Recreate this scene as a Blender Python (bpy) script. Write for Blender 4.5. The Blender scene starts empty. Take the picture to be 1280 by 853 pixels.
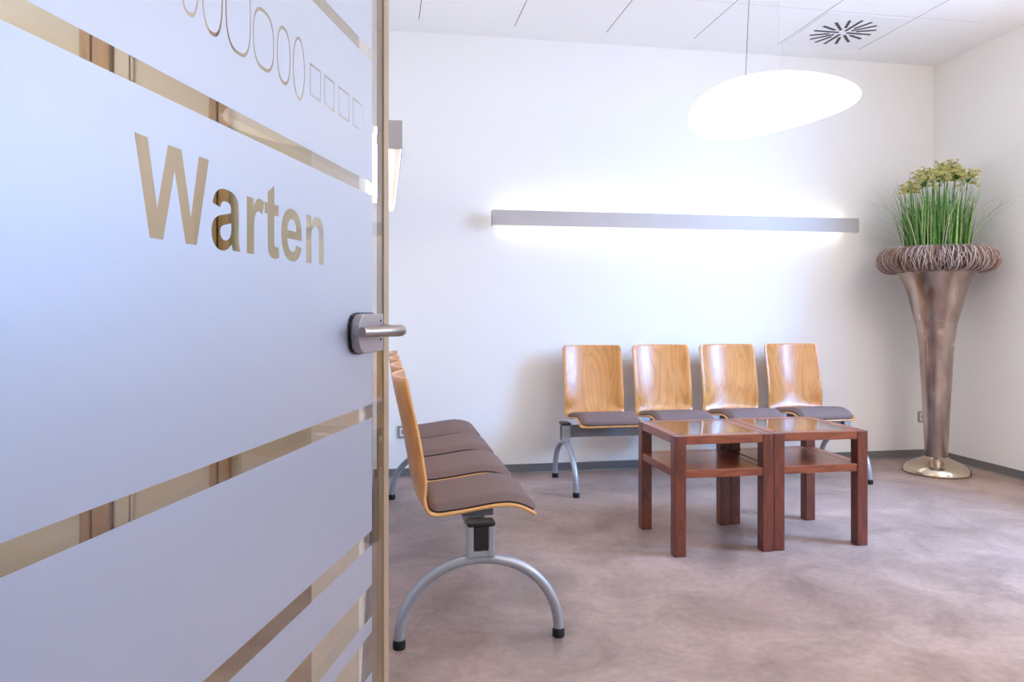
import bpy, bmesh, math, random
from mathutils import Vector, Matrix
random.seed(7)
C = bpy.context.scene.collection
PI = math.pi

# ------------------------------------------------------------------ camera numbers
F, CX, HY, H = 915.0, 640.0, 390.0, 1.12
YAW = math.atan(162/915.0)
ST, CT = math.sin(YAW), math.cos(YAW)

# ------------------------------------------------------------------ helpers
def srgb(r, g, b):
    def f(c):
        c /= 255.0
        return c/12.92 if c <= 0.04045 else ((c+0.055)/1.055)**2.4
    return (f(r), f(g), f(b), 1.0)

def newmat(name):
    m = bpy.data.materials.new(name); m.use_nodes = True
    nt = m.node_tree
    return m, nt, nt.nodes['Principled BSDF'], nt.nodes['Material Output']

def pmat(name, col, rough=0.5, metal=0.0, spec=0.5, noise=0.0, nscale=20, bump=0.0, bscale=80, coat=0.0, coord='Object'):
    m, nt, p, out = newmat(name)
    p.inputs['Base Color'].default_value = col
    p.inputs['Roughness'].default_value = rough
    p.inputs['Metallic'].default_value = metal
    p.inputs['Specular IOR Level'].default_value = spec
    p.inputs['Coat Weight'].default_value = coat
    tc = nt.nodes.new('ShaderNodeTexCoord')
    if noise > 0:
        n = nt.nodes.new('ShaderNodeTexNoise'); n.inputs['Scale'].default_value = nscale
        n.inputs['Detail'].default_value = 6
        nt.links.new(tc.outputs[coord], n.inputs['Vector'])
        mix = nt.nodes.new('ShaderNodeMix'); mix.data_type = 'RGBA'
        mix.inputs['A'].default_value = tuple(c*(1-noise) for c in col[:3])+(1,)
        mix.inputs['B'].default_value = tuple(min(1, c*(1+noise)) for c in col[:3])+(1,)
        nt.links.new(n.outputs['Fac'], mix.inputs['Factor'])
        nt.links.new(mix.outputs['Result'], p.inputs['Base Color'])
    if bump > 0:
        n2 = nt.nodes.new('ShaderNodeTexNoise'); n2.inputs['Scale'].default_value = bscale
        n2.inputs['Detail'].default_value = 4
        nt.links.new(tc.outputs[coord], n2.inputs['Vector'])
        b = nt.nodes.new('ShaderNodeBump'); b.inputs['Strength'].default_value = bump
        b.inputs['Distance'].default_value = 0.002
        nt.links.new(n2.outputs['Fac'], b.inputs['Height'])
        nt.links.new(b.outputs['Normal'], p.inputs['Normal'])
    return m

def emis(name, col, strength):
    m = bpy.data.materials.new(name); m.use_nodes = True; nt = m.node_tree
    nt.nodes.remove(nt.nodes['Principled BSDF'])
    e = nt.nodes.new('ShaderNodeEmission')
    e.inputs['Color'].default_value = col; e.inputs['Strength'].default_value = strength
    nt.links.new(e.outputs[0], nt.nodes['Material Output'].inputs[0])
    return m

def wood(name, c1, c2, c3, scale, stretch, rough, coat=0.0, ring=3.0, objrand=True, dist=4.0):
    """figured wood: c1 ground, c2 grain line, c3 broad variation; grain runs along the axis with the small stretch"""
    m, nt, p, out = newmat(name)
    tc = nt.nodes.new('ShaderNodeTexCoord'); mp = nt.nodes.new('ShaderNodeMapping')
    mp.inputs['Scale'].default_value = stretch
    add = nt.nodes.new('ShaderNodeVectorMath'); add.operation = 'ADD'
    nt.links.new(tc.outputs['Object'], add.inputs[0])
    if objrand:
        oi = nt.nodes.new('ShaderNodeObjectInfo'); ml = nt.nodes.new('ShaderNodeMath'); ml.operation = 'MULTIPLY'
        ml.inputs[1].default_value = 7.3
        nt.links.new(oi.outputs['Random'], ml.inputs[0]); nt.links.new(ml.outputs[0], add.inputs[1])
    nt.links.new(add.outputs[0], mp.inputs['Vector'])
    n = nt.nodes.new('ShaderNodeTexNoise'); n.inputs['Scale'].default_value = scale; n.inputs['Detail'].default_value = 1.5
    n.inputs['Distortion'].default_value = 0.3
    nt.links.new(mp.outputs[0], n.inputs['Vector'])
    # rings: contour lines of the noise
    mul = nt.nodes.new('ShaderNodeMath'); mul.operation = 'MULTIPLY'; mul.inputs[1].default_value = ring*10
    nt.links.new(n.outputs['Fac'], mul.inputs[0])
    pp = nt.nodes.new('ShaderNodeMath'); pp.operation = 'PINGPONG'; pp.inputs[1].default_value = 1.0
    nt.links.new(mul.outputs[0], pp.inputs[0])
    cr = nt.nodes.new('ShaderNodeValToRGB')
    cr.color_ramp.elements[0].position = 0.0; cr.color_ramp.elements[0].color = c2
    cr.color_ramp.elements[1].position = 0.55; cr.color_ramp.elements[1].color = c1
    nt.links.new(pp.outputs[0], cr.inputs[0])
    n2 = nt.nodes.new('ShaderNodeTexNoise'); n2.inputs['Scale'].default_value = scale*dist; n2.inputs['Detail'].default_value = 5
    nt.links.new(mp.outputs[0], n2.inputs['Vector'])
    mix = nt.nodes.new('ShaderNodeMix'); mix.data_type = 'RGBA'
    mr = nt.nodes.new('ShaderNodeMapRange'); mr.inputs['From Min'].default_value = .35; mr.inputs['From Max'].default_value = .7
    mr.inputs['To Max'].default_value = 0.75
    nt.links.new(n2.outputs['Fac'], mr.inputs['Value']); nt.links.new(mr.outputs[0], mix.inputs['Factor'])
    nt.links.new(cr.outputs[0], mix.inputs['A']); mix.inputs['B'].default_value = c3
    nt.links.new(mix.outputs['Result'], p.inputs['Base Color'])
    p.inputs['Roughness'].default_value = rough; p.inputs['Coat Weight'].default_value = coat
    p.inputs['Coat Roughness'].default_value = 0.18
    return m

class MB:
    def __init__(s): s.v = []; s.f = []; s.mi = []
    def add(s, vs, fs, mi=0, M=None):
        o = len(s.v)
        s.v += [(M @ Vector(v)) if M else Vector(v) for v in vs]
        s.f += [tuple(i+o for i in f) for f in fs]; s.mi += [mi]*len(fs)
    def box(s, x0, x1, y0, y1, z0, z1, mi=0, M=None):
        vs = [(x, y, z) for z in (z0, z1) for y in (y0, y1) for x in (x0, x1)]
        s.add(vs, [(0,2,3,1),(4,5,7,6),(0,1,5,4),(2,6,7,3),(0,4,6,2),(1,3,7,5)], mi, M)
    def lathe(s, prof, n=48, mi=0, M=None, cap=True):
        vs = []; fs = []
        for r, z in prof:
            for k in range(n):
                a = 2*PI*k/n; vs.append((r*math.cos(a), r*math.sin(a), z))
        for i in range(len(prof)-1):
            for k in range(n):
                k2 = (k+1) % n
                fs.append((i*n+k, i*n+k2, (i+1)*n+k2, (i+1)*n+k))
        if cap:
            fs.append(tuple(range(n-1, -1, -1))); b = (len(prof)-1)*n; fs.append(tuple(range(b, b+n)))
        s.add(vs, fs, mi, M)
    def tube(s, pts, r, n=12, mi=0, closed=False, M=None, cap=True):
        pts = [Vector(p) for p in pts]; N = len(pts)
        rs = r if isinstance(r, (list, tuple)) else [r]*N
        vs = []; fs = []; up = None
        for i, p in enumerate(pts):
            a = pts[(i-1) % N] if (closed or i > 0) else p
            b = pts[(i+1) % N] if (closed or i < N-1) else p
            t = (b-a).normalized()
            if up is None:
                up = Vector((0,0,1)) if abs(t.z) < .9 else Vector((1,0,0))
            u = (up - t*up.dot(t)).normalized(); w = t.cross(u); up = u
            for k in range(n):
                q = 2*PI*k/n; vs.append(p + (u*math.cos(q)+w*math.sin(q))*rs[i])
        for i in range(N if closed else N-1):
            j = (i+1) % N
            for k in range(n):
                k2 = (k+1) % n
                fs.append((i*n+k, i*n+k2, j*n+k2, j*n+k))
        if not closed and cap:
            fs.append(tuple(range(n-1, -1, -1))); b = (N-1)*n; fs.append(tuple(range(b, b+n)))
        s.add(vs, fs, mi, M)
    def prism(s, poly, z0, z1, mi=0, M=None):
        n = len(poly)
        vs = [(x, y, z0) for x, y in poly]+[(x, y, z1) for x, y in poly]
        fs = [tuple(range(n-1, -1, -1)), tuple(range(n, 2*n))]+[(i, (i+1) % n, n+(i+1) % n, n+i) for i in range(n)]
        s.add(vs, fs, mi, M)
    def build(s, name, mats, parent=None, bevel=0, smooth=False, segs=2):
        me = bpy.data.meshes.new(name); me.from_pydata([tuple(v) for v in s.v], [], s.f)
        mats = mats if isinstance(mats, (list, tuple)) else [mats]
        for m in mats: me.materials.append(m)
        for p, mi in zip(me.polygons, s.mi): p.material_index = mi
        bm = bmesh.new(); bm.from_mesh(me); bmesh.ops.recalc_face_normals(bm, faces=bm.faces); bm.to_mesh(me); bm.free()
        me.update()
        o = bpy.data.objects.new(name, me); C.objects.link(o)
        if parent: o.parent = parent
        if smooth: me.shade_smooth()
        if smooth == 'auto': me.set_sharp_from_angle(angle=math.radians(35))
        if bevel:
            b = o.modifiers.new('bevel', 'BEVEL'); b.width = bevel; b.segments = segs; b.limit_method = 'ANGLE'
            b.harden_normals = False
        return o

def tag(o, label=None, cat=None, group=None, kind=None):
    if label: o['label'] = label
    if cat: o['category'] = cat
    if group: o['group'] = group
    if kind: o['kind'] = kind
    return o
def thing(name, label=None, cat=None, loc=(0,0,0), rz=0, group=None, kind=None):
    o = bpy.data.objects.new(name, None); C.objects.link(o)
    o.empty_display_size = 0.05
    o.location = loc; o.rotation_euler = (0, 0, rz)
    return tag(o, label, cat, group, kind)
def copy_tree(o, parent=None):
    c = o.copy(); C.objects.link(c)
    if parent: c.parent = parent
    for ch in list(o.children): copy_tree(ch, c)
    return c
def struct(name, mb, m, parent=None, **k):
    o = mb.build(name, m, parent, **k)
    if not parent: o['kind'] = 'structure'
    return o

# ------------------------------------------------------------------ materials
M_wall = pmat('white_wall_paint', srgb(244, 241, 236), 0.85, bump=0.15, bscale=220, coord='Object')
M_ceil_side = pmat('ceiling_white', srgb(240, 240, 240), 0.9)
M_skirt = pmat('grey_skirting', srgb(112, 110, 108), 0.55)
M_skirt_foot = pmat('skirting_foot', srgb(150, 145, 140), 0.5)
M_silver = pmat('silver_powder_coat', srgb(172, 176, 184), 0.38, 0.55)
M_beam = pmat('grey_beam_paint', srgb(122, 126, 132), 0.42, 0.4)
M_black = pmat('black_plastic', srgb(22, 22, 24), 0.4)
M_fab = pmat('brown_grey_wool_fabric', srgb(122, 102, 97), 0.95, noise=0.12, nscale=260, bump=0.7, bscale=700)
M_piping = pmat('dark_cushion_edge', srgb(32, 28, 30), 0.8)
M_shell = wood('beech_veneer', srgb(210, 146, 76), srgb(188, 118, 54), srgb(200, 132, 64), 2.6, (2.4, 2.4, 0.4), 0.3, 0.35, 2.6)
M_plyedge = pmat('beech_plywood_edge', srgb(226, 176, 112), 0.45, noise=.12, nscale=60)
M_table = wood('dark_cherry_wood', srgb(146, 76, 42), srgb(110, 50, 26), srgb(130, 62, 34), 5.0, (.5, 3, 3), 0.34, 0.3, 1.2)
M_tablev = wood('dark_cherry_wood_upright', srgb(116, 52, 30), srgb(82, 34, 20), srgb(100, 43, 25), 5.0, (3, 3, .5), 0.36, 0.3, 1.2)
M_alu = pmat('satin_aluminium', srgb(188, 182, 178), 0.5, 0.2)
M_steel = pmat('brushed_steel', srgb(172, 160, 150), 0.3, 0.95, bump=.1, bscale=300)
M_case = pmat('satin_lock_case', srgb(178, 166, 164), 0.42, 0.6)
M_doorwood = wood('pale_beech_frame', srgb(186, 150, 104), srgb(160, 122, 78), srgb(176, 138, 92), 4, (3, 3, .3), 0.45, 0, 1.0)
M_doorleaf = pmat('cream_door_leaf', srgb(228, 218, 206), 0.5)
M_beige = pmat('beige_wall_paint', srgb(222, 216, 204), 0.85)
M_white_pl = pmat('white_plastic', srgb(235, 232, 226), 0.35)
M_grey_pl = pmat('grey_plastic_frame', srgb(150, 142, 140), 0.4)

# linoleum floor: mottled mauve grey
def floor_mat():
    m, nt, p, out = newmat('mottled_linoleum')
    tc = nt.nodes.new('ShaderNodeTexCoord')
    n1 = nt.nodes.new('ShaderNodeTexNoise'); n1.inputs['Scale'].default_value = 2.6; n1.inputs['Detail'].default_value = 8
    n1.inputs['Roughness'].default_value = .65; n1.inputs['Distortion'].default_value = .6
    n2 = nt.nodes.new('ShaderNodeTexNoise'); n2.inputs['Scale'].default_value = 34; n2.inputs['Detail'].default_value = 6
    for n in (n1, n2): nt.links.new(tc.outputs['Object'], n.inputs['Vector'])
    cr = nt.nodes.new('ShaderNodeValToRGB')
    cr.color_ramp.elements[0].position = .33; cr.color_ramp.elements[0].color = srgb(140, 118, 108)
    cr.color_ramp.elements[1].position = .68; cr.color_ramp.elements[1].color = srgb(186, 162, 150)
    nt.links.new(n1.outputs['Fac'], cr.inputs[0])
    mx = nt.nodes.new('ShaderNodeMix'); mx.data_type = 'RGBA'; mx.blend_type = 'MULTIPLY'; mx.inputs['Factor'].default_value = .5
    cr2 = nt.nodes.new('ShaderNodeValToRGB')
    cr2.color_ramp.elements[0].position = .3; cr2.color_ramp.elements[0].color = (.72, .72, .72, 1)
    cr2.color_ramp.elements[1].position = .7; cr2.color_ramp.elements[1].color = (1.1, 1.1, 1.1, 1)
    nt.links.new(n2.outputs['Fac'], cr2.inputs[0])
    nt.links.new(cr.outputs[0], mx.inputs['A']); nt.links.new(cr2.outputs[0], mx.inputs['B'])
    nt.links.new(mx.outputs['Result'], p.inputs['Base Color'])
    mr = nt.nodes.new('ShaderNodeMapRange'); mr.inputs['To Min'].default_value = .3; mr.inputs['To Max'].default_value = .48
    nt.links.new(n1.outputs['Fac'], mr.inputs['Value']); nt.links.new(mr.outputs[0], p.inputs['Roughness'])
    return m
M_floor = floor_mat()

# ceiling panels with narrow joints
def ceil_mat():
    m, nt, p, out = newmat('ceiling_panels')
    p.inputs['Roughness'].default_value = .85
    tc = nt.nodes.new('ShaderNodeTexCoord'); sp = nt.nodes.new('ShaderNodeSeparateXYZ')
    nt.links.new(tc.outputs['Object'], sp.inputs[0])
    def mth(op, a, b=None):
        n = nt.nodes.new('ShaderNodeMath'); n.operation = op
        for i, v in enumerate((a, b)):
            if v is None: continue
            if isinstance(v, (int, float)): n.inputs[i].default_value = v
            else: nt.links.new(v, n.inputs[i])
        return n.outputs[0]
    def joint(axis, off, pitch, w):
        a = mth('ADD', axis, off); b = mth('DIVIDE', a, pitch); fr = mth('FRACT', b)
        d = mth('MULTIPLY', mth('ABSOLUTE', mth('SUBTRACT', fr, .5)), pitch)
        return mth('GREATER_THAN', d, pitch/2-w)
    jx = joint(sp.outputs[0], -.866+6.325, .6325, .0026)
    jy = joint(sp.outputs[1], -4.195+6.05, .605, .0014)
    lim = mth('MULTIPLY', mth('LESS_THAN', sp.outputs[1], 4.785), mth('LESS_THAN', sp.outputs[0], 3.9))
    j = mth('MULTIPLY', mth('MAXIMUM', jx, mth('MULTIPLY', jy, .6)), lim)
    mx = nt.nodes.new('ShaderNodeMix'); mx.data_type = 'RGBA'
    mx.inputs['A'].default_value = srgb(247, 246, 245); mx.inputs['B'].default_value = srgb(120, 112, 108)
    nt.links.new(j, mx.inputs['Factor']); nt.links.new(mx.outputs['Result'], p.inputs['Base Color'])
    return m
M_ceil = ceil_mat()

def clear_glass(name, tint, r0=0.08, rough=0.0):
    """thin pane: transmission with an angle dependent mirror reflection of its two surfaces"""
    m = bpy.data.materials.new(name); m.use_nodes = True; nt = m.node_tree
    nt.nodes.remove(nt.nodes['Principled BSDF'])
    g = nt.nodes.new('ShaderNodeNewGeometry')
    dot = nt.nodes.new('ShaderNodeVectorMath'); dot.operation = 'DOT_PRODUCT'
    nt.links.new(g.outputs['Normal'], dot.inputs[0]); nt.links.new(g.outputs['Incoming'], dot.inputs[1])
    def mth(op, a, b):
        n = nt.nodes.new('ShaderNodeMath'); n.operation = op; n.use_clamp = op != 'MULTIPLY'
        for i, v in enumerate((a, b)):
            if isinstance(v, (int, float)): n.inputs[i].default_value = v
            elif v is not None: nt.links.new(v, n.inputs[i])
        return n.outputs[0]
    ab = mth('ABSOLUTE', dot.outputs['Value'], None)
    k = mth('POWER', mth('SUBTRACT', 1.0, ab), 4.0)
    fac = mth('ADD', mth('MULTIPLY', k, 1-r0), r0)
    tr = nt.nodes.new('ShaderNodeBsdfTransparent'); tr.inputs['Color'].default_value = tint
    gl = nt.nodes.new('ShaderNodeBsdfGlossy'); gl.inputs['Roughness'].default_value = rough
    ms = nt.nodes.new('ShaderNodeMixShader')
    nt.links.new(fac, ms.inputs[0]); nt.links.new(tr.outputs[0], ms.inputs[1]); nt.links.new(gl.outputs[0], ms.inputs[2])
    nt.links.new(ms.outputs[0], nt.nodes['Material Output'].inputs[0])
    return m
M_glass = clear_glass('door_glass', (.95, .92, .86, 1), 0.05)
M_winglass = clear_glass('window_glass', (.96, .98, 1, 1), 0.04)
M_tabglass = clear_glass('table_glass', (.93, .95, .93, 1), 0.10)

def film_mat():
    m = bpy.data.materials.new('frosted_film'); m.use_nodes = True; nt = m.node_tree
    p = nt.nodes['Principled BSDF']
    p.inputs['Base Color'].default_value = srgb(176, 192, 226); p.inputs['Roughness'].default_value = .42
    p.inputs['Specular IOR Level'].default_value = .35
    t = nt.nodes.new('ShaderNodeBsdfTranslucent'); t.inputs['Color'].default_value = srgb(196, 206, 232)
    ms = nt.nodes.new('ShaderNodeMixShader'); ms.inputs[0].default_value = .55
    ms2 = nt.nodes.new('ShaderNodeMixShader'); ms2.inputs[0].default_value = .0
    nt.links.new(p.outputs[0], ms.inputs[1]); nt.links.new(t.outputs[0], ms.inputs[2])
    gl = nt.nodes.new('ShaderNodeBsdfGlossy'); gl.inputs['Roughness'].default_value = .42
    lw = nt.nodes.new('ShaderNodeLayerWeight'); lw.inputs['Blend'].default_value = .45
    mr = nt.nodes.new('ShaderNodeMapRange'); mr.inputs['To Min'].default_value = .12; mr.inputs['To Max'].default_value = .75
    nt.links.new(lw.outputs['Facing'], mr.inputs['Value']); nt.links.new(mr.outputs[0], ms2.inputs[0])
    nt.links.new(ms.outputs[0], ms2.inputs[1]); nt.links.new(gl.outputs[0], ms2.inputs[2])
    nt.links.new(ms2.outputs[0], nt.nodes['Material Output'].inputs[0])
    return m
M_film = film_mat()

# ------------------------------------------------------------------ room shell
XL, XR, YB, YF, ZC = -0.06, 4.19, 5.0, 0.40, 3.02
XH = -3.2          # far side of the passage beyond the door
b = MB(); b.box(XH-.2, XR+.2, -3.0, YB+.2, -.1, 0); struct('floor', b, M_floor)
b = MB(); b.box(XH-.2, XR+.2, -3.0, YB+.2, ZC, ZC+.1); struct('ceiling', b, M_ceil)
b = MB(); b.box(XL-.12, XR+.15, YB, YB+.15, 0, ZC); struct('wall_back', b, M_wall)
# right wall with the window opening (outside the frame, it brings the daylight)
WY0, WY1, WZ0, WZ1 = 1.6, 3.35, 1.0, 2.75
b = MB()
b.box(XR, XR+.15, -3.0, WY0, 0, ZC); b.box(XR, XR+.15, WY1, YB, 0, ZC)
b.box(XR, XR+.15, WY0, WY1, 0, WZ0); b.box(XR, XR+.15, WY0, WY1, WZ1, ZC)
struct('wall_right', b, M_wall)
b = MB(); b.box(XL-.12, XL, 1.95, YB, 0, ZC); struct('wall_left', b, M_wall)
b = MB(); b.box(.70, XR, YF, YF+.14, 0, ZC); b.box(-.34, .70, YF, YF+.14, 2.16, ZC)
b.box(XH, -.34, YF, YF+.14, 0, ZC)
struct('wall_front', b, M_wall)
b = MB(); b.box(XH-.15, XR+.15, -3.15, -3.0, 0, ZC); struct('wall_corridor_rear', b, M_wall)
b = MB(); b.box(XH-.15, XH, -3.0, YB, 0, ZC); struct('wall_corridor_left', b, M_beige)
# passage wall with timber framed door and side light, seen through the clear glass
YP = 3.2
b = MB(); b.box(XH, -1.19, YP, YP+.12, 0, ZC); b.box(-.62, XL-.12, YP, YP+.12, 0, ZC); b.box(-1.19, -.62, YP, YP+.12, 2.6, ZC)
struct('wall_passage', b, M_beige)
dp = thing('door_2', kind='structure', loc=(0, 0, 0))
b = MB(); b.box(-1.19, -1.15, YP-.03, YP+.12, 0, 2.6); b.box(-1.143, -1.08, YP-.03, YP+.12, 0, 2.6); b.build('door_frame', M_doorwood, dp, bevel=.003)
b = MB(); b.box(-1.15, -1.143, YP, YP+.12, 0, 2.6); b.build('rubber_seal', M_black, dp)
b = MB(); b.box(-1.08, -.70, YP+.02, YP+.06, 0.01, 2.55)
b.box(-1.07, -1.015, YP+.0, YP+.02, .01, 2.55); b.box(-1.008, -1.0, YP+.0, YP+.02, .01, 2.55)
b.build('door_leaf', M_doorleaf, dp, bevel=.002)
b = MB(); b.box(-.70, -.672, YP-.03, YP+.12, 0, 2.6); b.box(-.664, -.62, YP-.03, YP+.12, 0, 2.6); b.build('door_frame', M_doorwood, dp, bevel=.003)
b = MB(); b.box(-.672, -.664, YP, YP+.12, 0, 2.6); b.build('rubber_seal', M_black, dp)

# window
w = thing('window_1', kind='structure', loc=(XR, (WY0+WY1)/2, (WZ0+WZ1)/2))
hy, hz = (WY1-WY0)/2, (WZ1-WZ0)/2
b = MB()
b.box(.03, .09, -hy, hy, -hz, -hz+.06); b.box(.03, .09, -hy, hy, hz-.06, hz)
b.box(.03, .09, -hy, -hy+.06, -hz+.06, hz-.06); b.box(.03, .09, hy-.06, hy, -hz+.06, hz-.06); b.box(.03, .09, -.04, .04, -hz+.06, hz-.06)
b.build('window_frame', M_white_pl, w, bevel=.004)
b = MB(); b.box(.055, .061, -hy+.05, hy-.05, -hz+.05, hz-.05); b.build('window_pane', M_winglass, w)
b = MB(); b.box(-.03, .03, -hy-.02, hy+.02, -hz-.025, -hz); b.build('window_sill', M_white_pl, w, bevel=.004)

def skirting(name, x0, x1, y0, y1, nx, ny):
    t = .012
    b = MB()
    if ny: b.box(x0, x1, min(y0, y0+ny*t), max(y0, y0+ny*t), .006, .062); b.box(x0, x1, min(y0, y0+ny*.022), max(y0, y0+ny*.022), 0, .008, 1)
    else: b.box(min(x0, x0+nx*t), max(x0, x0+nx*t), y0, y1, .006, .062); b.box(min(x0, x0+nx*.022), max(x0, x0+nx*.022), y0, y1, 0, .008, 1)
    struct(name, b, [M_skirt, M_skirt_foot], bevel=.002)
skirting('baseboard_back', XL, XR, YB, YB, 0, -1)
skirting('baseboard_right', XR, XR, .54, YB-.022, -1, 0)
skirting('baseboard_left', XL, XL, 1.95, YB-.022, 1, 0)
skirting('baseboard_passage', XH, -1.19, YP, YP, 0, -1)

# ------------------------------------------------------------------ glass door
th = math.radians(18.15)
D = Vector((math.sin(th), math.cos(th), 0)); N = Vector((math.cos(th), -math.sin(th), 0))
E0 = Vector((.009, 1.47, 0))
# local frame: x = distance from free edge back to the hinge (s), y = normal to the viewer's side, z up
Mdoor = Matrix(((-D.x, N.x, 0, E0.x), (-D.y, N.y, 0, E0.y), (0, 0, 1, 0), (0, 0, 0, 1)))
door = thing('door_1', kind='structure')
door.matrix_world = Mdoor
zE, xE = E0.y*CT+E0.x*ST, E0.x*CT-E0.y*ST
dF = D.y*CT+D.x*ST; dR = D.x*CT-D.y*ST
def sh(px, py):
    """point of the door plane seen at a place of the photograph: (distance from the free edge, height)"""
    u = (px-CX)/F
    s = (u*zE-xE)/(u*dF-dR)
    return s, H-(py-HY)/F*(zE-s*dF)
W = 1.0
b = MB(); b.box(.0, W, -.010, 0, .008, 2.12); b.build('glass_panel', M_glass, door)
M_edge = pmat('champagne_edge_profile', srgb(186, 160, 128), 0.4, 0.2)
b = MB(); b.box(-.004, .026, -.0125, .0025, .008, 2.12); b.build('edge_profile', M_edge, door, bevel=.001)

SF = .092          # film starts this far from the free edge
def hh(y): return sh(467, y)[1]
bands = [(2.06, hh(66), 0), (hh(80), hh(230), 1), (hh(246), hh(504), 2), (hh(521), hh(661), 0), (hh(679), hh(728), 0),
         (hh(767), hh(786.5), 0), (hh(836), hh(852), 0), (.34, .325, 0), (.23, .22, 0)]

def qcurve(p0, c, p1, n=6):
    return [((1-t)**2*p0[0]+2*t*(1-t)*c[0]+t*t*p1[0], (1-t)**2*p0[1]+2*t*(1-t)*c[1]+t*t*p1[1]) for t in [k/n for k in range(1, n+1)]]
def path(txt):
    """outline string with M L H V Q Z commands in font units"""
    import re
    tk = re.findall(r'[MLHVQZ]|-?\d+', txt); out = []; cur = None; i = 0; cmd = None; p = (0, 0)
    def num():
        nonlocal i; v = int(tk[i]); i += 1; return v
    while i < len(tk):
        if tk[i] in 'MLHVQZ': cmd = tk[i]; i += 1
        if cmd == 'Z': out.append(cur); cur = None; continue
        if cmd == 'M': p = (num(), num()); cur = [p]; cmd = 'L'
        elif cmd == 'L': p = (num(), num()); cur.append(p)
        elif cmd == 'H': p = (num(), p[1]); cur.append(p)
        elif cmd == 'V': p = (p[0], num()); cur.append(p)
        elif cmd == 'Q':
            c = (num(), num()); q = (num(), num()); cur += qcurve(p, c, q); p = q
    return out
G = {'W': ('M357 0 L7 1466 H310 L531 459 L799 1466 H1151 L1408 442 L1633 1466 H1931 L1575 0 H1261 L969 1096 L678 0 Z', 1933),
     'a': ('M357 738 L108 783 Q150 933 252 1005 Q354 1077 555 1077 Q738 1077 827 1034 Q917 990 953 924 Q990 857 990 679 L987 359 Q987 223 1000 158 Q1013 94 1049 20 H778 Q767 47 752 100 Q745 124 742 132 Q672 64 592 30 Q512 -4 422 -4 Q263 -4 171 82 Q80 168 80 300 Q80 387 121 455 Q163 523 237 559 Q312 596 453 623 Q643 658 716 689 V716 Q716 794 677 828 Q638 862 530 862 Q457 862 416 833 Q375 804 357 738 Z M723 504 Q671 487 558 463 Q445 439 410 416 Q357 378 357 320 Q357 263 400 221 Q443 179 509 179 Q583 179 650 228 Q699 265 715 318 Q725 353 725 451 Z', 1139),
     'r': ('M416 0 H135 V1062 H396 V911 Q463 1018 517 1052 Q570 1086 637 1086 Q732 1086 820 1034 L733 789 Q663 834 603 834 Q545 834 504 802 Q464 770 440 686 Q416 603 416 338 Z', 797),
     't': ('M634 1062 V838 H442 V410 Q442 280 447 258 Q453 237 472 223 Q492 209 520 209 Q559 209 633 236 L657 18 Q559 -24 435 -24 Q359 -24 298 1 Q237 27 208 67 Q180 107 169 176 Q160 225 160 373 V838 H31 V1062 H160 V1273 L442 1437 V1062 Z', 682),
     'e': ('M762 338 L1042 291 Q988 137 871 57 Q755 -24 580 -24 Q303 -24 170 157 Q65 302 65 523 Q65 787 203 936 Q341 1086 552 1086 Q789 1086 926 929 Q1063 773 1057 450 H353 Q356 325 421 255 Q486 186 583 186 Q649 186 694 222 Q739 258 762 338 Z M778 622 Q775 744 715 807 Q655 871 569 871 Q477 871 417 804 Q357 737 358 622 Z', 1139),
     'n': ('M1113 0 H832 V542 Q832 714 814 764 Q796 815 755 843 Q715 871 658 871 Q585 871 527 831 Q469 791 447 725 Q426 659 426 481 V0 H145 V1062 H406 V906 Q545 1086 756 1086 Q849 1086 926 1052 Q1003 1019 1042 967 Q1082 915 1097 849 Q1113 783 1113 660 Z', 1251)}
sL, sR = sh(167, 187)[0], sh(404, 330)[0]
word = 'Warten'
tot = sum(G[c][1] for c in word)-(1251-1113)-7
em = (sL-sR)/tot
base = 1.192
cuts2 = []; x = -7
for c in word:
    for pl in path(G[c][0]):
        cuts2.append([(sL-(x+px)*em, base+(py-(16 if c == 'a' else 0))*em) for px, py in pl])
    x += G[c][1]
# row of outline figures above the word
cuts1 = []
def ring(s0, s1, z0, z1, tx, tz, power, n=40):
    """closed outline stroke between two nested rounded shapes"""
    def loop(a0, a1, b0, b1):
        cx, cz, rx, rz = (a0+a1)/2, (b0+b1)/2, (a1-a0)/2, (b1-b0)/2; o = []
        for k in range(n):
            a = 2*PI*k/n; c_, s_ = math.cos(a), math.sin(a)
            o.append((cx+rx*math.copysign(abs(c_)**(2/power), c_), cz+rz*math.copysign(abs(s_)**(2/power), s_)))
        return o
    cuts1.append(loop(s0, s1, z0, z1)); cuts1.append(loop(s0+tx, s1-tx, z0+tz, z1-tz))
for (xa, xb, za, zb, pw) in [(224, 248, 1.434, 1.535, 2.6), (251, 278, 1.430, 1.545, 2.6), (281, 313, 1.428, 1.535, 2.8), (315.5, 342, 1.430, 1.509, 2.6),
                             (345.5, 362.5, 1.430, 1.509, 2.4), (365.5, 380.5, 1.422, 1.513, 2.0)]:
    a, c = sh(xa, 60)[0], sh(xb, 60)[0]
    ring(c, a, za, zb, .0026, .0045, pw)
def rect(xa, xb, za, zb):
    a, c = sh(xa, 100)[0], sh(xb, 100)[0]; t = .0022; q = .0028
    cuts1.append([(c, za), (a, za), (a, zb), (c, zb)]); cuts1.append([(c+t, za+q), (a-t, za+q), (a-t, zb-q), (c+t, zb-q)])
for xa, xb in [(387, 400.5), (405, 417.5), (422.5, 436), (440.5, 453)]: rect(xa, xb, 1.441, 1.489)

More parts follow.
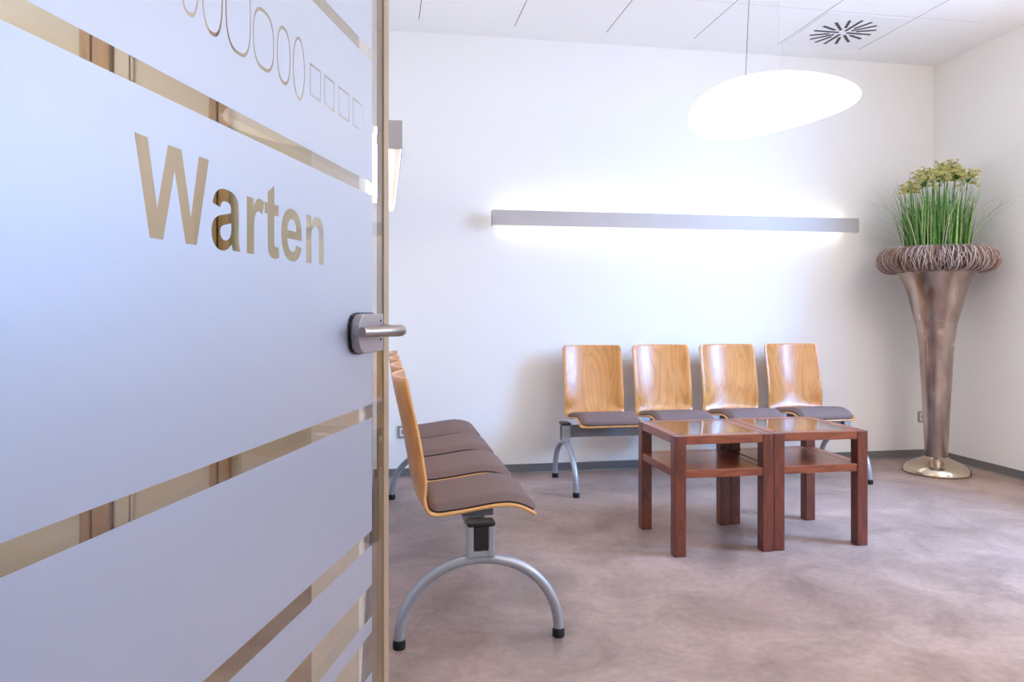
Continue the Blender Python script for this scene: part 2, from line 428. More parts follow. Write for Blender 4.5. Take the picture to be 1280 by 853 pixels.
def film(name, z0, z1, cuts):
    cu = bpy.data.curves.new(name, 'CURVE'); cu.dimensions = '2D'; cu.fill_mode = 'BOTH'
    for pl in [[(SF, z0), (W-.005, z0), (W-.005, z1), (SF, z1)]]+cuts:
        sp = cu.splines.new('POLY'); sp.points.add(len(pl)-1)
        for q, (a, c) in zip(sp.points, pl): q.co = (a, c, 0, 1)
        sp.use_cyclic_u = True
    tmp = bpy.data.objects.new('tmp', cu); C.objects.link(tmp)
    dg = bpy.context.evaluated_depsgraph_get()
    me = bpy.data.meshes.new_from_object(tmp.evaluated_get(dg))
    for v in me.vertices: v.co = Vector((v.co.x, .0006, v.co.y))
    me.materials.clear(); me.materials.append(M_film); me.name = name
    bpy.data.objects.remove(tmp); bpy.data.curves.remove(cu)
    o = bpy.data.objects.new(name, me); C.objects.link(o); o.parent = door
    return o
for z1, z0, k in bands:
    if k == 1: film('frosted_film', z0, z1, cuts1)['label'] = 'frosted film with a row of clear outline figures'
    elif k == 2: film('frosted_film', z0, z1, cuts2)['label'] = 'frosted film with the clear word Warten'
    else: film('frosted_film', z0, z1, [])

# lock case and levers
sP0, sP1, hP = .084, .214, sh(470, 415)[1]
def dcase(s0, s1, z0, z1, n=10):
    """rounded on the hinge side, square on the edge side"""
    rz = (z1-z0)/2; rx = .044; o = [(s0, z0)]
    for k in range(n+1):
        a = -PI/2+PI*k/n; c_, q_ = math.cos(a), math.sin(a)
        o.append((s1-rx+rx*abs(c_)**.75, (z0+z1)/2+rz*math.copysign(abs(q_)**.75, q_)))
    o.append((s0, z1)); return o
Mxz = Matrix(((1,0,0,0),(0,0,1,0),(0,1,0,0),(0,0,0,1)))
lc = MB(); lc.prism(dcase(sP0, sP1, hP-.0345, hP+.0345), .0045, .020, 0, Mxz)
lc.prism(dcase(sP0, sP1, hP-.0345, hP+.0345), -.026, -.0125, 0, Mxz)
lock = lc.build('lock_case', M_case, door, bevel=.0015)
gk = MB(); gk.prism(dcase(sP0+.012, sP1+.004, hP-.0365, hP+.0365), .001, .0045, 0, Mxz); gk.build('gasket', M_black, lock)
for sgn, nm in ((1, 'lever_handle'), (-1, 'lever_handle')):
    lv = MB(); y0 = .018 if sgn > 0 else -.024
    sn = .098
    pts = [(sn, y0), (sn, y0+sgn*.020), (sn+.001, y0+sgn*.030), (sn+.006, y0+sgn*.039), (sn+.015, y0+sgn*.044), (sn+.03, y0+sgn*.045), (sn+.07, y0+sgn*.036), (sn+.105, y0+sgn*.026), (sn+.135, y0+sgn*.014)]
    P = [(a, c, hP+.004) for a, c in pts]
    lv.tube(P, [.0105]*5+[.0105, .0098, .009, .0082], 20)
    lo = lv.build(nm, M_steel, door, smooth='auto')
    if sgn > 0:
        sc = MB()
        for dz in (-.013, .021):
            sc.tube([(sn+.002, .0195, hP+dz), (sn+.002, .0215, hP+dz)], .0022, 10)
        sc.build('set_screw', M_black, lo)
# hinges at the far end of the leaf
for hz_ in (.3, 1.85):
    b = MB(); b.box(W-.06, W+.012, -.018, .008, hz_-.04, hz_+.04); b.tube([(W+.015, -.004, hz_-.045), (W+.015, -.004, hz_+.045)], .009, 16)
    b.build('hinge', M_case, door, bevel=.002)

# ------------------------------------------------------------------ beam benches
def spline(pts, n):
    out = []
    P = [Vector(p) for p in pts]; P = [P[0]*2-P[1]]+P+[P[-1]*2-P[-2]]
    for i in range(1, len(P)-2):
        for k in range(n):
            t = k/n; a, b_, c, d = P[i-1], P[i], P[i+1], P[i+2]
            out.append(.5*((2*b_)+(c-a)*t+(2*a-5*b_+4*c-d)*t*t+(3*b_-a-3*c+d)*t*t*t))
    out.append(P[-2]); return out
# side profile (front direction, height), relative to the feet centre
prof = spline([(-.283, .893), (-.266, .81), (-.246, .72), (-.228, .62), (-.214, .53), (-.201, .468), (-.178, .434), (-.142, .4235), (-.09, .427), (-.03, .434), (.04, .444), (.10, .448), (.145, .440), (.180, .424), (.206, .405)], 4)
SW = .412
def shell_mesh():
    NP = len(prof); K = 17; hw = SW/2
    L = [0]
    for i in range(1, NP): L.append(L[-1]+(prof[i]-prof[i-1]).length)
    tot = L[-1]; b = MB(); vs = []
    for i, p in enumerate(prof):
        d = min(L[i], tot-L[i]); R = .014 if L[i] < tot/2 else .02
        half = hw-(R-math.sqrt(max(0, R*R-(R-d)**2)) if d < R else 0)
        t = L[i]/tot
        half -= .006*math.sin(min(1, t/.45)*PI)*0
        back = max(0, min(1, (.50-L[i])/.14))          # concave back
        for k in range(K):
            wv = -1+2*k/(K-1)
            y = p.x + back*(.036 - .044*(1-wv*wv))
            vs.append((wv*half, y, p.y))
    fs = [(i*K+k, i*K+k+1, (i+1)*K+k+1, (i+1)*K+k) for i in range(NP-1) for k in range(K-1)]
    b.add(vs, fs); return b
def normal_at(i):
    a = prof[max(0, i-1)]; c = prof[min(len(prof)-1, i+1)]; t = (c-a).normalized()
    n = Vector((-t.y, t.x))
    return n if n.y > 0 else -n
def make_cushion(parent):
    # from the bend of the seat to just short of the lip
    i0 = next(i for i, p in enumerate(prof) if p.x > -.172 and p.y < .45); i1 = len(prof)-2
    idx = list(range(i0, i1+1)); K = 19; hw = SW/2-.012; n = len(idx)
    L = [0]
    for a, c in zip(idx, idx[1:]): L.append(L[-1]+(prof[c]-prof[a]).length)
    tot = L[-1]
    def grid(off, shrink, dome):
        vs = []
        for j, i in enumerate(idx):
            nn = normal_at(i); t = L[j]/tot
            d = min(L[j], tot-L[j]); R = .035
            half = hw-shrink-((R-math.sqrt(max(0, R*R-(R-d)**2))) if d < R else 0)
            for k in range(K):
                wv = -1+2*k/(K-1)
                e = min(1.0, min(d/.05, (1-abs(wv))*half/.045)); e = math.sqrt(max(0, 1-(1-e)**2))
                q = prof[i]+nn*(off+dome*e)
                vs.append((wv*half, q.x, q.y))
        return vs
    b = MB()
    G_ = lambda o: [(i*K+k, i*K+k+1, (i+1)*K+k+1, (i+1)*K+k) for i in range(n-1) for k in range(K-1)]
    top = grid(.0115, 0, .023); bot = grid(.006, .0, 0)
    b.add(top, G_(0), 0)
    b.add(bot, G_(0), 1)
    o = n*K
    border = [k for k in range(K)]+[i*K+K-1 for i in range(1, n)]+[(n-1)*K+k for k in range(K-2, -1, -1)]+[i*K for i in range(n-2, 0, -1)]
    m = len(border)
    b.f += [(border[k], border[(k+1) % m], o+border[(k+1) % m], o+border[k]) for k in range(m)]; b.mi += [1]*m
    return b.build('seat_cushion', [M_fab, M_piping], parent, smooth='auto')

PITCH = .49; FRAME = 1.97
def make_bench():
    r = thing('waiting_bench')
    # beam
    b = MB(); b.box(-FRAME/2+.028, FRAME/2-.028, -.022, .022, .318, .392); b.build('beam', M_beam, r, bevel=.004)
    # legs: arch with clamp housing
    for sx in (-1, 1):
        x = sx*FRAME/2; b = MB(); pts = []
        for k in range(41):
            a = PI*k/40
            pts.append((x, -.272*math.cos(a), .022+.262*math.sin(a)**.92))
        b.tube(pts, .0175, 18)
        leg = b.build('arched_leg', M_silver, r, smooth='auto')
        b = MB()
        b.box(x-.026, x+.026, -.046, -.024, .292, .398); b.box(x-.026, x+.026, .024, .046, .292, .398); b.box(x-.022, x+.022, -.03, .03, .292, .317)
        b.build('clamp_housing', M_silver, leg, bevel=.006, segs=3)
        b = MB(); b.box(x-.030, x+.030, -.048, .048, .3985, .414); b.build('housing_cap', M_black, leg, bevel=.006, segs=3)
        b = MB(); b.box(x-.026, x+.026, -.0235, .0235, .3175, .3975); b.build('beam_end_cap', M_black, leg, bevel=.003)
        for sy in (-1, 1):
            b = MB(); b.lathe([(.020, 0), (.0215, .004), (.0215, .022), (.019, .030)], 24, M=Matrix.Translation((x, sy*.272, 0)))
            b.build('foot_cap', M_black, leg, smooth='auto')
    base = None
    for k in range(4):
        cx = (k-1.5)*PITCH+.0
        if base is None:
            b = shell_mesh(); s = b.build('seat_shell', [M_shell, M_plyedge], r, smooth='auto')
            md = s.modifiers.new('thickness', 'SOLIDIFY'); md.thickness = .0115; md.offset = 0; md.material_offset_rim = 1
            s.modifiers.new('soft', 'BEVEL').width = .0022
            s.modifiers['soft'].limit_method = 'ANGLE'
            make_cushion(s)
            b = MB(); b.box(-.15, -.125, -.05, .06, .400, .4215); b.box(.125, .15, -.05, .06, .400, .4215)
            b.box(-.15, .15, -.03, .03, .3925, .401); b.build('seat_bracket', M_beam, s, bevel=.003)
            s.location.x = cx; base = s
        else:
            c = copy_tree(base, r); c.location.x = cx
    return r
bench = make_bench()
bench.location = (.327, (2.465+4.41)/2+.01, 0); bench.rotation_euler.z = -PI/2+0
# front direction: local +y must become world +x
tag(bench, 'beam bench of four beech shells seen side-on right beside the open glass door', 'bench', 'beam seating of the waiting room')
bench2 = copy_tree(bench)
bench2.location = ((1.142+3.13)/2, 4.555, 0); bench2.rotation_euler.z = PI
tag(bench2, 'beam bench of four beech shells facing forward under the long wall light behind the tables', 'bench', 'beam seating of the waiting room')

# ------------------------------------------------------------------ coffee tables
TW, TD, THt, LG = .488, .488, .552, .055
def make_table():
    r = thing('coffee_table')
    for sx in (0, 1):
        for sy in (0, 1):
            b = MB(); x = sx*(TW-LG); y = sy*(TD-LG)
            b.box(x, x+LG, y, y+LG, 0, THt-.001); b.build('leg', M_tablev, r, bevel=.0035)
    # rails under the rim and rim of the top
    b = MB(); z0, z1 = THt-.040, THt
    for bx in ((LG, TW-LG, .002, LG-.004), (LG, TW-LG, TD-LG+.004, TD-.002), (.002, LG-.004, LG, TD-LG), (TW-LG+.004, TW-.002, LG, TD-LG)):
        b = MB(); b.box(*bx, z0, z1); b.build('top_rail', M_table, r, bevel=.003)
    b = MB(); b.box(LG-.006, TW-LG+.006, LG-.006, TD-LG+.006, THt-.022, THt-.009); b.build('top_board', M_table, r)
    b = MB(); b.box(LG-.002, TW-LG+.002, LG-.002, TD-LG+.002, THt-.0085, THt-.0015); b.build('glass_inlay', M_tabglass, r)
    b = MB(); z0, z1 = .358, .394
    b.box(LG, TW-LG, .004, LG, z0, z1); b.box(LG, TW-LG, TD-LG, TD-.004, z0, z1)
    b.box(.004, LG, LG, TD-LG, z0, z1); b.box(TW-LG, TW-.004, LG, TD-LG, z0, z1)
    b.box(LG, TW-LG, LG, TD-LG, z0+.008, z1-.001)
    b.build('shelf', M_table, r, bevel=.002)
    return r
ta = make_table(); ta.location = (1.311, 3.15, 0)
tag(ta, 'left one of two dark cherry coffee tables with glass inlay and lower shelf', 'table', 'pair of cherry coffee tables')
tb = copy_tree(ta); tb.location = (1.311+.4915, 3.155, 0)
tag(tb, 'right one of two dark cherry coffee tables, the one nearer the vase', 'table', 'pair of cherry coffee tables')

# ------------------------------------------------------------------ floor vase, wreath, grass
VX, VY = 3.80, 4.507
def vase_mat():
    m, nt, p, out = newmat('hammered_nickel')
    p.inputs['Metallic'].default_value = 1.0; p.inputs['Roughness'].default_value = .33
    tc = nt.nodes.new('ShaderNodeTexCoord'); mp = nt.nodes.new('ShaderNodeMapping'); mp.inputs['Scale'].default_value = (5, 5, 1.6)
    nt.links.new(tc.outputs['Object'], mp.inputs[0])
    n = nt.nodes.new('ShaderNodeTexNoise'); n.inputs['Scale'].default_value = 2.2; n.inputs['Detail'].default_value = 6
    nt.links.new(mp.outputs[0], n.inputs[0])
    cr = nt.nodes.new('ShaderNodeValToRGB')
    cr.color_ramp.elements[0].position = .3; cr.color_ramp.elements[0].color = srgb(148, 130, 120)
    cr.color_ramp.elements[1].position = .7; cr.color_ramp.elements[1].color = srgb(200, 184, 172)
    nt.links.new(n.outputs['Fac'], cr.inputs[0]); nt.links.new(cr.outputs[0], p.inputs['Base Color'])
    n2 = nt.nodes.new('ShaderNodeTexNoise'); n2.inputs['Scale'].default_value = 14
    nt.links.new(tc.outputs['Object'], n2.inputs[0])
    bp = nt.nodes.new('ShaderNodeBump'); bp.inputs['Strength'].default_value = .3; bp.inputs['Distance'].default_value = .004
    nt.links.new(n2.outputs['Fac'], bp.inputs['Height']); nt.links.new(bp.outputs[0], p.inputs['Normal'])
    mr = nt.nodes.new('ShaderNodeMapRange'); mr.inputs['To Min'].default_value = .16; mr.inputs['To Max'].default_value = .34
    nt.links.new(n.outputs['Fac'], mr.inputs['Value']); nt.links.new(mr.outputs[0], p.inputs['Roughness'])
    return m
M_vase = vase_mat()
M_vfoot = pmat('polished_nickel', srgb(206, 190, 166), .16, 1.0, bump=.2, bscale=9)
vase = thing('floor_vase', 'tall trumpet-shaped nickel floor vase standing in the corner', 'vase', (VX, VY, 0))
pr = spline([(.0715, .112), (.0735, .18), (.078, .275), (.084, .42), (.0915, .563), (.099, .71), (.107, .852), (.119, .97), (.127, 1.03), (.154, 1.139), (.19, 1.283), (.232, 1.369), (.262, 1.41)], 5)
outer = [(p.x, p.y) for p in pr]; inner = [(p.x-.005, p.y) for p in reversed(pr)]
seam = []
for r_, z_ in outer:
    seam.append((r_, z_))
b = MB(); b.lathe(seam+inner[:-6]+[(.02, inner[-7][1])], 72)
b.tube([(.1165*math.cos(a*PI/24), .1165*math.sin(a*PI/24), .957) for a in range(48)], .0022, 6, closed=True)
b.tube([(.1335*math.cos(a*PI/24), .1335*math.sin(a*PI/24), 1.058) for a in range(48)], .0022, 6, closed=True)
b.build('vase_body', M_vase, vase, smooth='auto')
b = MB(); b.lathe([(.205, 0), (.213, .004), (.215, .012), (.205, .036), (.185, .055), (.155, .072), (.115, .088), (.085, .102), (.074, .112), (.070, .116)], 72)
b.build('vase_foot', M_vfoot, vase, smooth='auto')

# wreath of bound twigs around the rim
ZR = 1.478; RM = .288; rm = .086
M_twig = pmat('grey_brown_twig', srgb(132, 102, 84), .8, noise=.35, nscale=9)
M_twig2 = pmat('pale_weathered_twig', srgb(190, 174, 166), .8, noise=.2, nscale=9)
b = MB()
vs = []; fs = []; n1, n2 = 72, 20
for i in range(n1):
    A = 2*PI*i/n1
    for k in range(n2):
        q = 2*PI*k/n2; rr = rm*.9
        vs.append(((RM+rr*math.cos(q))*math.cos(A), (RM+rr*math.cos(q))*math.sin(A), rr*.98*math.sin(q)))
for i in range(n1):
    for k in range(n2):
        fs.append((i*n2+k, ((i+1) % n1)*n2+k, ((i+1) % n1)*n2+(k+1) % n2, i*n2+(k+1) % n2))
b.add(vs, fs, 2)
for t in range(760):
    A0 = random.random()*2*PI; tilt = random.choice((random.uniform(-.1, .1), random.uniform(-.1, .1), random.uniform(-.22, .22))); rr = rm*random.uniform(.93, 1.05); ph = random.random()*6
    pts = []
    for k in range(20):
        q = 2*PI*k/20
        A = A0+tilt*math.sin(q)*.5+.02*math.sin(2*q+ph)
        r2 = rr*(1+.03*math.sin(3*q+ph))
        pts.append(((RM+r2*math.cos(q))*math.cos(A), (RM+r2*math.cos(q))*math.sin(A), r2*.98*math.sin(q)))
    b.tube(pts, random.uniform(.0016, .0030), 5, 1 if random.random() < .4 else 0, closed=True)
M_core = pmat('dark_twig_core', srgb(84, 62, 50), .9)
wreath = b.build('twig_wreath', [M_twig, M_twig2, M_core], smooth=True)
wreath.location = (VX, VY, ZR)
tag(wreath, 'thick round wreath of grey-brown twigs lying on the rim of the vase', 'wreath')

plant = thing('ornamental_grass', 'artificial green grass bunch with pale flower umbels standing in the floor vase', 'plant', (VX, VY, 1.425))
def leaf_mat(name, c1, c2):
    m, nt, p, out = newmat(name)
    g = nt.nodes.new('ShaderNodeTexCoord'); n = nt.nodes.new('ShaderNodeTexNoise'); n.inputs['Scale'].default_value = 45; n.inputs['Detail'].default_value = 2
    nt.links.new(g.outputs['Object'], n.inputs[0])
    cr = nt.nodes.new('ShaderNodeValToRGB')
    cr.color_ramp.elements[0].position = .35; cr.color_ramp.elements[0].color = c1
    cr.color_ramp.elements[1].position = .65; cr.color_ramp.elements[1].color = c2
    nt.links.new(n.outputs['Fac'], cr.inputs[0]); nt.links.new(cr.outputs[0], p.inputs['Base Color'])
    p.inputs['Roughness'].default_value = .5
    return m
M_g1 = leaf_mat('grass_green', srgb(50, 98, 36), srgb(92, 146, 54))
M_g2 = leaf_mat('grass_light', srgb(118, 160, 78), srgb(168, 194, 112))
M_g3 = leaf_mat('grass_pale', srgb(172, 182, 140), srgb(204, 206, 170))
b = MB()
def blade(x, y, z, ang, lean, hgt, wd, droop, mi):
    n = 9; dx, dy = math.cos(ang), math.sin(ang); px_, py_ = -dy, dx
    tw = random.uniform(-1, 1)
    vs = []
    for k in range(n+1):
        t = k/n
        o_ = lean*t*hgt+droop*t**3*hgt
        zz = z+hgt*(t-.55*abs(droop)*t**3.2)
        w_ = wd*(1-t**2.2)+.0004
        a2 = tw*t*1.2
        qx, qy = px_*math.cos(a2)+dx*math.sin(a2), py_*math.cos(a2)+dy*math.sin(a2)
        cxx = min(.36, x+dx*o_); cyy = min(.45, y+dy*o_)
        vs += [(cxx-qx*w_, cyy-qy*w_, zz), (cxx+qx*w_, cyy+qy*w_, zz)]
    b.add(vs, [(2*k, 2*k+1, 2*k+3, 2*k+2) for k in range(n)], mi)
for i in range(520):
    A = random.random()*2*PI; R = .195*math.sqrt(random.random()); x, y = R*math.cos(A), R*math.sin(A)
    out_ = R/.20
    blade(x, y, -.02, A+random.uniform(-.7, .7), random.uniform(0, .11)*(.2+out_), random.uniform(.36, .66), random.uniform(.0032, .0062), random.uniform(0, .22)*random.random(), random.choice((0, 0, 0, 1)))
for i in range(60):
    A = random.random()*2*PI; R = random.uniform(.1, .2); x, y = R*math.cos(A), R*math.sin(A)
    blade(x, y, -.02, A+random.uniform(-.5, .5), random.uniform(.1, .3), random.uniform(.5, .72), random.uniform(.0016, .0028), random.uniform(.15, .55), random.choice((1, 1, 2)))
for i in range(22):
    A = random.random()*2*PI; R = random.uniform(.16, .2); x, y = R*math.cos(A), R*math.sin(A)
    blade(x, y, -.01, A+random.uniform(-.3, .3), random.uniform(.35, .5), random.uniform(.34, .5), random.uniform(.001, .0018), random.uniform(.5, .8), 2)
fol = b.build('grass_blades', [M_g1, M_g2, M_g3], plant, smooth=True)
fol['kind'] = 'stuff'
b = MB()
M_fl = leaf_mat('umbel_yellow_green', srgb(186, 178, 96), srgb(222, 212, 140))
for (fx, fy, fz, fr) in [(-.15, -.08, .60, .075), (-.10, -.02, .66, .085), (-.06, -.10, .63, .07), (-.19, .02, .57, .06), (.05, -.02, .665, .07), (.10, -.06, .66, .08), (.09, .0, .73, .085), (.15, -.11, .63, .075), (.17, .03, .68, .06)]:
    b = MB(); top = Vector((fx, fy, fz-.05))
    b.tube([(fx*.6, fy*.6, -.05), (fx*.85, fy*.85, fz*.5), tuple(top)], .0028, 6, 1)
    for k in range(48):
        a = random.random()*2*PI; rr = fr*math.sqrt(random.random())
        tip = top+Vector((rr*math.cos(a), rr*math.sin(a), .05+.045*random.random()-1.3*rr*random.random()))
        b.tube([tuple(top), tuple((top+tip)/2+Vector((0, 0, .006))), tuple(tip)], .0011, 4, 1)
        for q in range(8):
            c = tip+Vector([random.uniform(-.012, .012), random.uniform(-.012, .012), random.uniform(-.006, .006)])
            s_ = random.uniform(.0035, .007)
            b.add([(c.x+s_, c.y, c.z), (c.x-s_, c.y, c.z), (c.x, c.y+s_, c.z), (c.x, c.y-s_, c.z), (c.x, c.y, c.z+s_), (c.x, c.y, c.z-s_)],
                  [(0,2,4),(2,1,4),(1,3,4),(3,0,4),(2,0,5),(1,2,5),(3,1,5),(0,3,5)], 0)
    b.build('flower_umbel', [M_fl, M_g1], plant)

# ------------------------------------------------------------------ pendant lamp
def shade_mat(strength):
    m, nt, p, out = newmat('glowing_opal_shade')
    p.inputs['Base Color'].default_value = (.9, .9, .9, 1); p.inputs['Roughness'].default_value = .35
    p.inputs['Emission Color'].default_value = (1, .86, .72, 1); p.inputs['Emission Strength'].default_value = strength
    return m
M_shade = shade_mat(1.1)
PZ = 3.50; u = (965-CX)/F
PX, PY = PZ*(ST+u*CT), PZ*(CT-u*ST); PH = H+(HY-134)/F*PZ
lamp = thing('pendant_lamp', 'white pebble-shaped glowing pendant lamp hanging before the back wall above the tables', 'lamp', (PX, PY, PH))
mp_ = PZ/F       # metres per photo pixel at the lamp
right = Vector((CT, -ST, 0)); fwd = Vector((ST, CT, 0))
me = bpy.data.meshes.new('lamp_shade'); bm = bmesh.new()
bmesh.ops.create_uvsphere(bm, u_segments=64, v_segments=40, radius=1)
RX = 102.5*mp_
for v in bm.verts:
    x, y, z = v.co
    # pebble: thick and low on one side, thin and raised on the other, hollow underside
    rr = math.hypot(x, y)
    th_ = (30-14*x)*mp_/.968
    zz = z*th_ + (2+8.5*x-5*x*x)*mp_
    if z < 0: zz += .05*max(0, 1-(rr/.55)**2)**2
    v.co = right*(x*RX)+fwd*(y*RX*.92)+Vector((0, 0, zz))
bm.to_mesh(me); bm.free(); me.materials.append(M_shade); me.shade_smooth()
so = bpy.data.objects.new('lamp_shade', me); C.objects.link(so); so.parent = lamp
M_wire = pmat('steel_wire', srgb(120, 116, 112), .4, .7)
M_wire2 = pmat('clear_wire', srgb(214, 212, 214), .5)
ztop = ZC-.02-PH
def wire(dx0, dx1, r, m):
    b = MB(); p0 = right*dx0; p1 = right*dx1
    b.tube([(p0.x, p0.y, -.0 + .07), (p1.x, p1.y, ztop)], r, 8); return b.build('suspension_wire', m, lamp)
wire((931-965)*mp_, (941-965)*mp_*1.0, .0017, M_wire)['label'] = 'dark supply wire'
wire((976.5-965)*mp_, (971-965)*mp_, .0016, M_wire2)['label'] = 'pale thin wire'
b = MB(); b.lathe([(.055, 0), (.06, .004), (.06, .022), (.058, .024)], 40, M=Matrix.Translation(tuple(right*(-8*mp_))+(0,)) if False else Matrix.Translation(right*(-8*mp_)+Vector((0, 0, ztop-.004))))
b.build('ceiling_rose', M_white_pl, lamp, smooth='auto')
b = MB(); b.lathe([(.0, -.004), (.019, -.004), (.021, 0), (.019, .003)], 32, M=Matrix.Translation((0, 0, -.022))); b.build('centre_cap', M_white_pl, lamp, smooth='auto')

fill_lamp = copy_tree(lamp)  # extra pendant out of view, added as warm fill for walls and floor
fill_lamp.location = (3.35, 2.5, PH+.1)
M_fill_shade = shade_mat(11.5); M_fill_shade.name = 'glowing_opal_shade_bright'
for ch in fill_lamp.children:
    if ch.name.startswith('lamp_shade'): ch.data = ch.data.copy(); ch.data.materials[0] = M_fill_shade
tag(fill_lamp, 'added unseen fill lamp, pebble-shaped, hanging by the window in the right wall', 'lamp')
# ------------------------------------------------------------------ wall lights
M_tube = emis('cool_white_diffuser', (1, .97, .93, 1), 4.4)
M_tube2 = emis('side_diffuser', (1, .95, .88, 1), 16)
M_fill_tube = emis('fill_bar_diffuser', (1, .90, .80, 1), 42)  # strong glow for the added bar on the entrance wall
def wall_light(name, length, M_tube=M_tube):
    """local: x along the wall, y towards the wall (wall plane at y = 0), z up"""
    r = thing(name)
    L2 = length/2
    b = MB(); b.box(-L2, L2, -.130, -.126, -.052, .052)
    b.box(-L2, -L2+.004, -.126, -.055, -.052, .052); b.box(L2-.004, L2, -.126, -.055, -.052, .052)
    b.build('cover_plate', M_alu, r, bevel=.001)
    b = MB(); b.box(-L2+.10, L2-.10, -.126, -.001, -.024, .024); b.build('wall_channel', M_alu, r, bevel=.001)
    for s in (1, -1):
        b = MB(); b.box(-L2+.06, L2-.06, -.080, -.030, *sorted((s*.0245, s*.040))); b.build('light_diffuser', M_tube, r, bevel=.003)
    return r
X0, X1 = .731, 3.462
wl = wall_light('wall_light', X1-X0)
wl.location = ((X0+X1)/2, YB-.0005, 1.757)
tag(wl, 'very long flat aluminium uplight bar glowing on the back wall over the bench', 'wall light', 'aluminium wall light bars')
wl2 = wall_light('wall_light', 1.65, M_tube2)
wl2.location = (XL+.0005, 2.66+.825, 1.757); wl2.rotation_euler.z = PI/2
tag(wl2, 'aluminium wall light bar seen end-on above the side bench next to the glass door', 'wall light', 'aluminium wall light bars')

fill_bar = wall_light('wall_light', 2.6, M_fill_tube)  # bar added out of view, bounces soft fill off the entrance wall
fill_bar.location = (2.4, YF+.1405, 1.757); fill_bar.rotation_euler.z = PI
tag(fill_bar, 'added unseen fill light bar on the entrance wall opposite the forward-facing bench', 'wall light', 'aluminium wall light bars')

# ------------------------------------------------------------------ sockets
def socket(loc, label, rz=0, m=M_grey_pl):
    r = thing('power_socket', label, 'socket', loc, rz, 'wall sockets')
    b = MB(); b.box(-.041, .041, -.010, 0, -.041, -.029); b.box(-.041, .041, -.010, 0, .029, .041); b.box(-.041, -.029, -.010, 0, -.029, .029); b.box(.029, .041, -.010, 0, -.029, .029)
    b.build('socket_frame', m, r, bevel=.002)
    b = MB(); b.box(-.0285, .0285, -.009, 0, -.0285, .0285); f = b.build('socket_insert', M_white_pl, r, bevel=.002)
    b = MB(); b.lathe([(.0195, -.0005), (.0205, 0), (.0205, .001), (.0195, .0015)], 28, M=Matrix.Translation((0, -.0091, 0)) @ Matrix.Rotation(PI/2, 4, 'X')); h = b.build('socket_ring', M_grey_pl, f)
    return r
def wallpt(px, py):
    u = (px-CX)/F; X = YB*(ST+u*CT)/(CT-u*ST); z = YB*CT+X*ST
    return X, H-(py-HY)/F*z
x_, z_ = wallpt(1153, 521); socket((x_, YB-.0005, z_), 'small grey-framed wall socket half hidden behind the nickel vase')
x_, z_ = wallpt(505, 540); socket((x_, YB-.0005, z_), 'small grey-framed wall socket behind the backs of the side bench', m=M_grey_pl)

# ------------------------------------------------------------------ ceiling air outlet
vent = thing('swirl_vent', 'round ceiling air outlet with black radial slots near the corner', 'vent', (3.075, 4.50, ZC))
b = MB(); b.box(-.292, .292, -.285, .285, -.004, -.0005); b.build('vent_plate', pmat('vent_white', srgb(244, 243, 243), .6), vent, bevel=.0015)
for k in range(16):
    a = 2*PI*k/16
    r0 = (.03, .085, .055, .085)[k % 4]
    r1 = .21
    Mx = Matrix.Rotation(a, 4, 'Z')
    b = MB(); b.box(r0, r1, -.0095, .0095, -.0062, -.0042, M=Mx); b.build('slot', M_black, vent)

# ------------------------------------------------------------------ lights
def area(name, loc, rot, sx, sy, energy, col, spread=180):
    l = bpy.data.lights.new(name, 'AREA'); l.shape = 'RECTANGLE'; l.size = sx; l.size_y = sy; l.energy = energy; l.color = col
    l.spread = math.radians(spread)
    o = bpy.data.objects.new(name, l); C.objects.link(o); o.location = loc; o.rotation_euler = rot
    return o
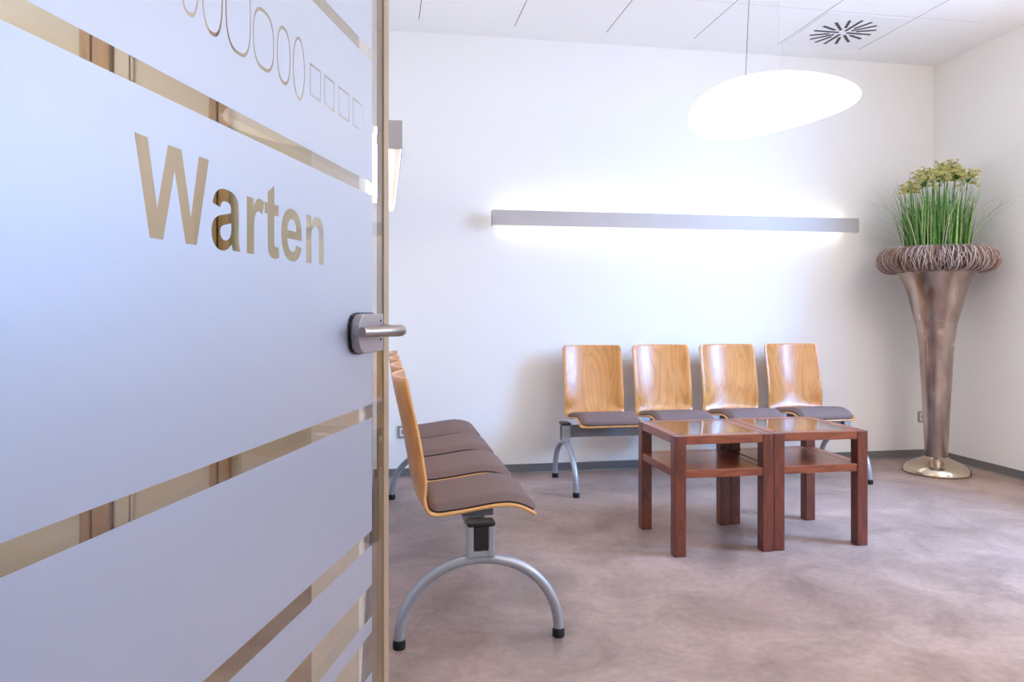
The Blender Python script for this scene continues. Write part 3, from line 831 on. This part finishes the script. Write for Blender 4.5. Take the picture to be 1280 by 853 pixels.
# daylight through the window
area('window_daylight', (XR+.20, (WY0+WY1)/2, (WZ0+WZ1)/2), (0, PI/2, 0), 1.7, 1.8, 78, (.25, .50, 1.0))
src = Vector((6.8, .1, 2.6)); dv = Vector((1.6, 5, 1.6))-src
area('sky_light', src, dv.to_track_quat('-Z', 'Y').to_euler(), 1.5, 1.3, 112, (.25, .50, 1.0), 120)
src = Vector((6.3, .9, 4.2)); dv = Vector((2.7, 2.9, 0))-src
area('sky_light_high', src, dv.to_track_quat('-Z', 'Y').to_euler(), 1.6, 1.6, 330, (.22, .50, 1.0), 120)
# unseen ceiling panel behind the camera, added to light the frosted film
M_corridor_fill = emis('corridor_fill_diffuser', (.42, .64, 1, 1), 26)
cl = thing('fill_ceiling_light', 'added unseen square fill light on the corridor ceiling outside the glass door', 'lamp', (.5, -.08, ZC))
b = MB(); b.box(-.42, .42, -.42, .42, -.03, -.0005); b.build('fill_housing', M_white_pl, cl, bevel=.003)
b = MB(); b.box(-.38, .38, -.38, .38, -.036, -.0305); b.build('fill_diffuser', M_corridor_fill, cl)
pl = thing('fill_ceiling_light', 'added unseen square fill light on the passage ceiling behind the glass door', 'lamp', (-1.5, 1.9, ZC))  # panel added to brighten the passage behind the door glass
b = MB(); b.box(-.42, .42, -.42, .42, -.03, -.0005); b.build('fill_housing', M_white_pl, pl, bevel=.003)
b = MB(); b.box(-.39, .39, -.39, .39, -.036, -.0305); b.build('fill_diffuser', emis('passage_fill_diffuser', (1, .98, .96, 1), 13), pl)

wd = bpy.data.worlds.new('sky'); bpy.context.scene.world = wd; wd.use_nodes = True
wd.node_tree.nodes['Background'].inputs[0].default_value = (.70, .82, 1, 1)
wd.node_tree.nodes['Background'].inputs[1].default_value = 1.0

# ------------------------------------------------------------------ camera
cam = bpy.data.cameras.new('camera'); co = bpy.data.objects.new('camera', cam); C.objects.link(co)
cam.sensor_width = 36; cam.sensor_fit = 'HORIZONTAL'; cam.lens = F*36/1280
cam.shift_y = -(426.5-HY)/1280
co.location = (0, 0, H); co.rotation_euler = (PI/2, 0, -YAW)
cam.clip_start = .02
bpy.context.scene.camera = co
vs_ = bpy.context.scene.view_settings
vs_.view_transform = 'Standard'; vs_.look = 'None'; vs_.gamma = 1; vs_.use_curve_mapping = False
vs_.exposure = 0.16
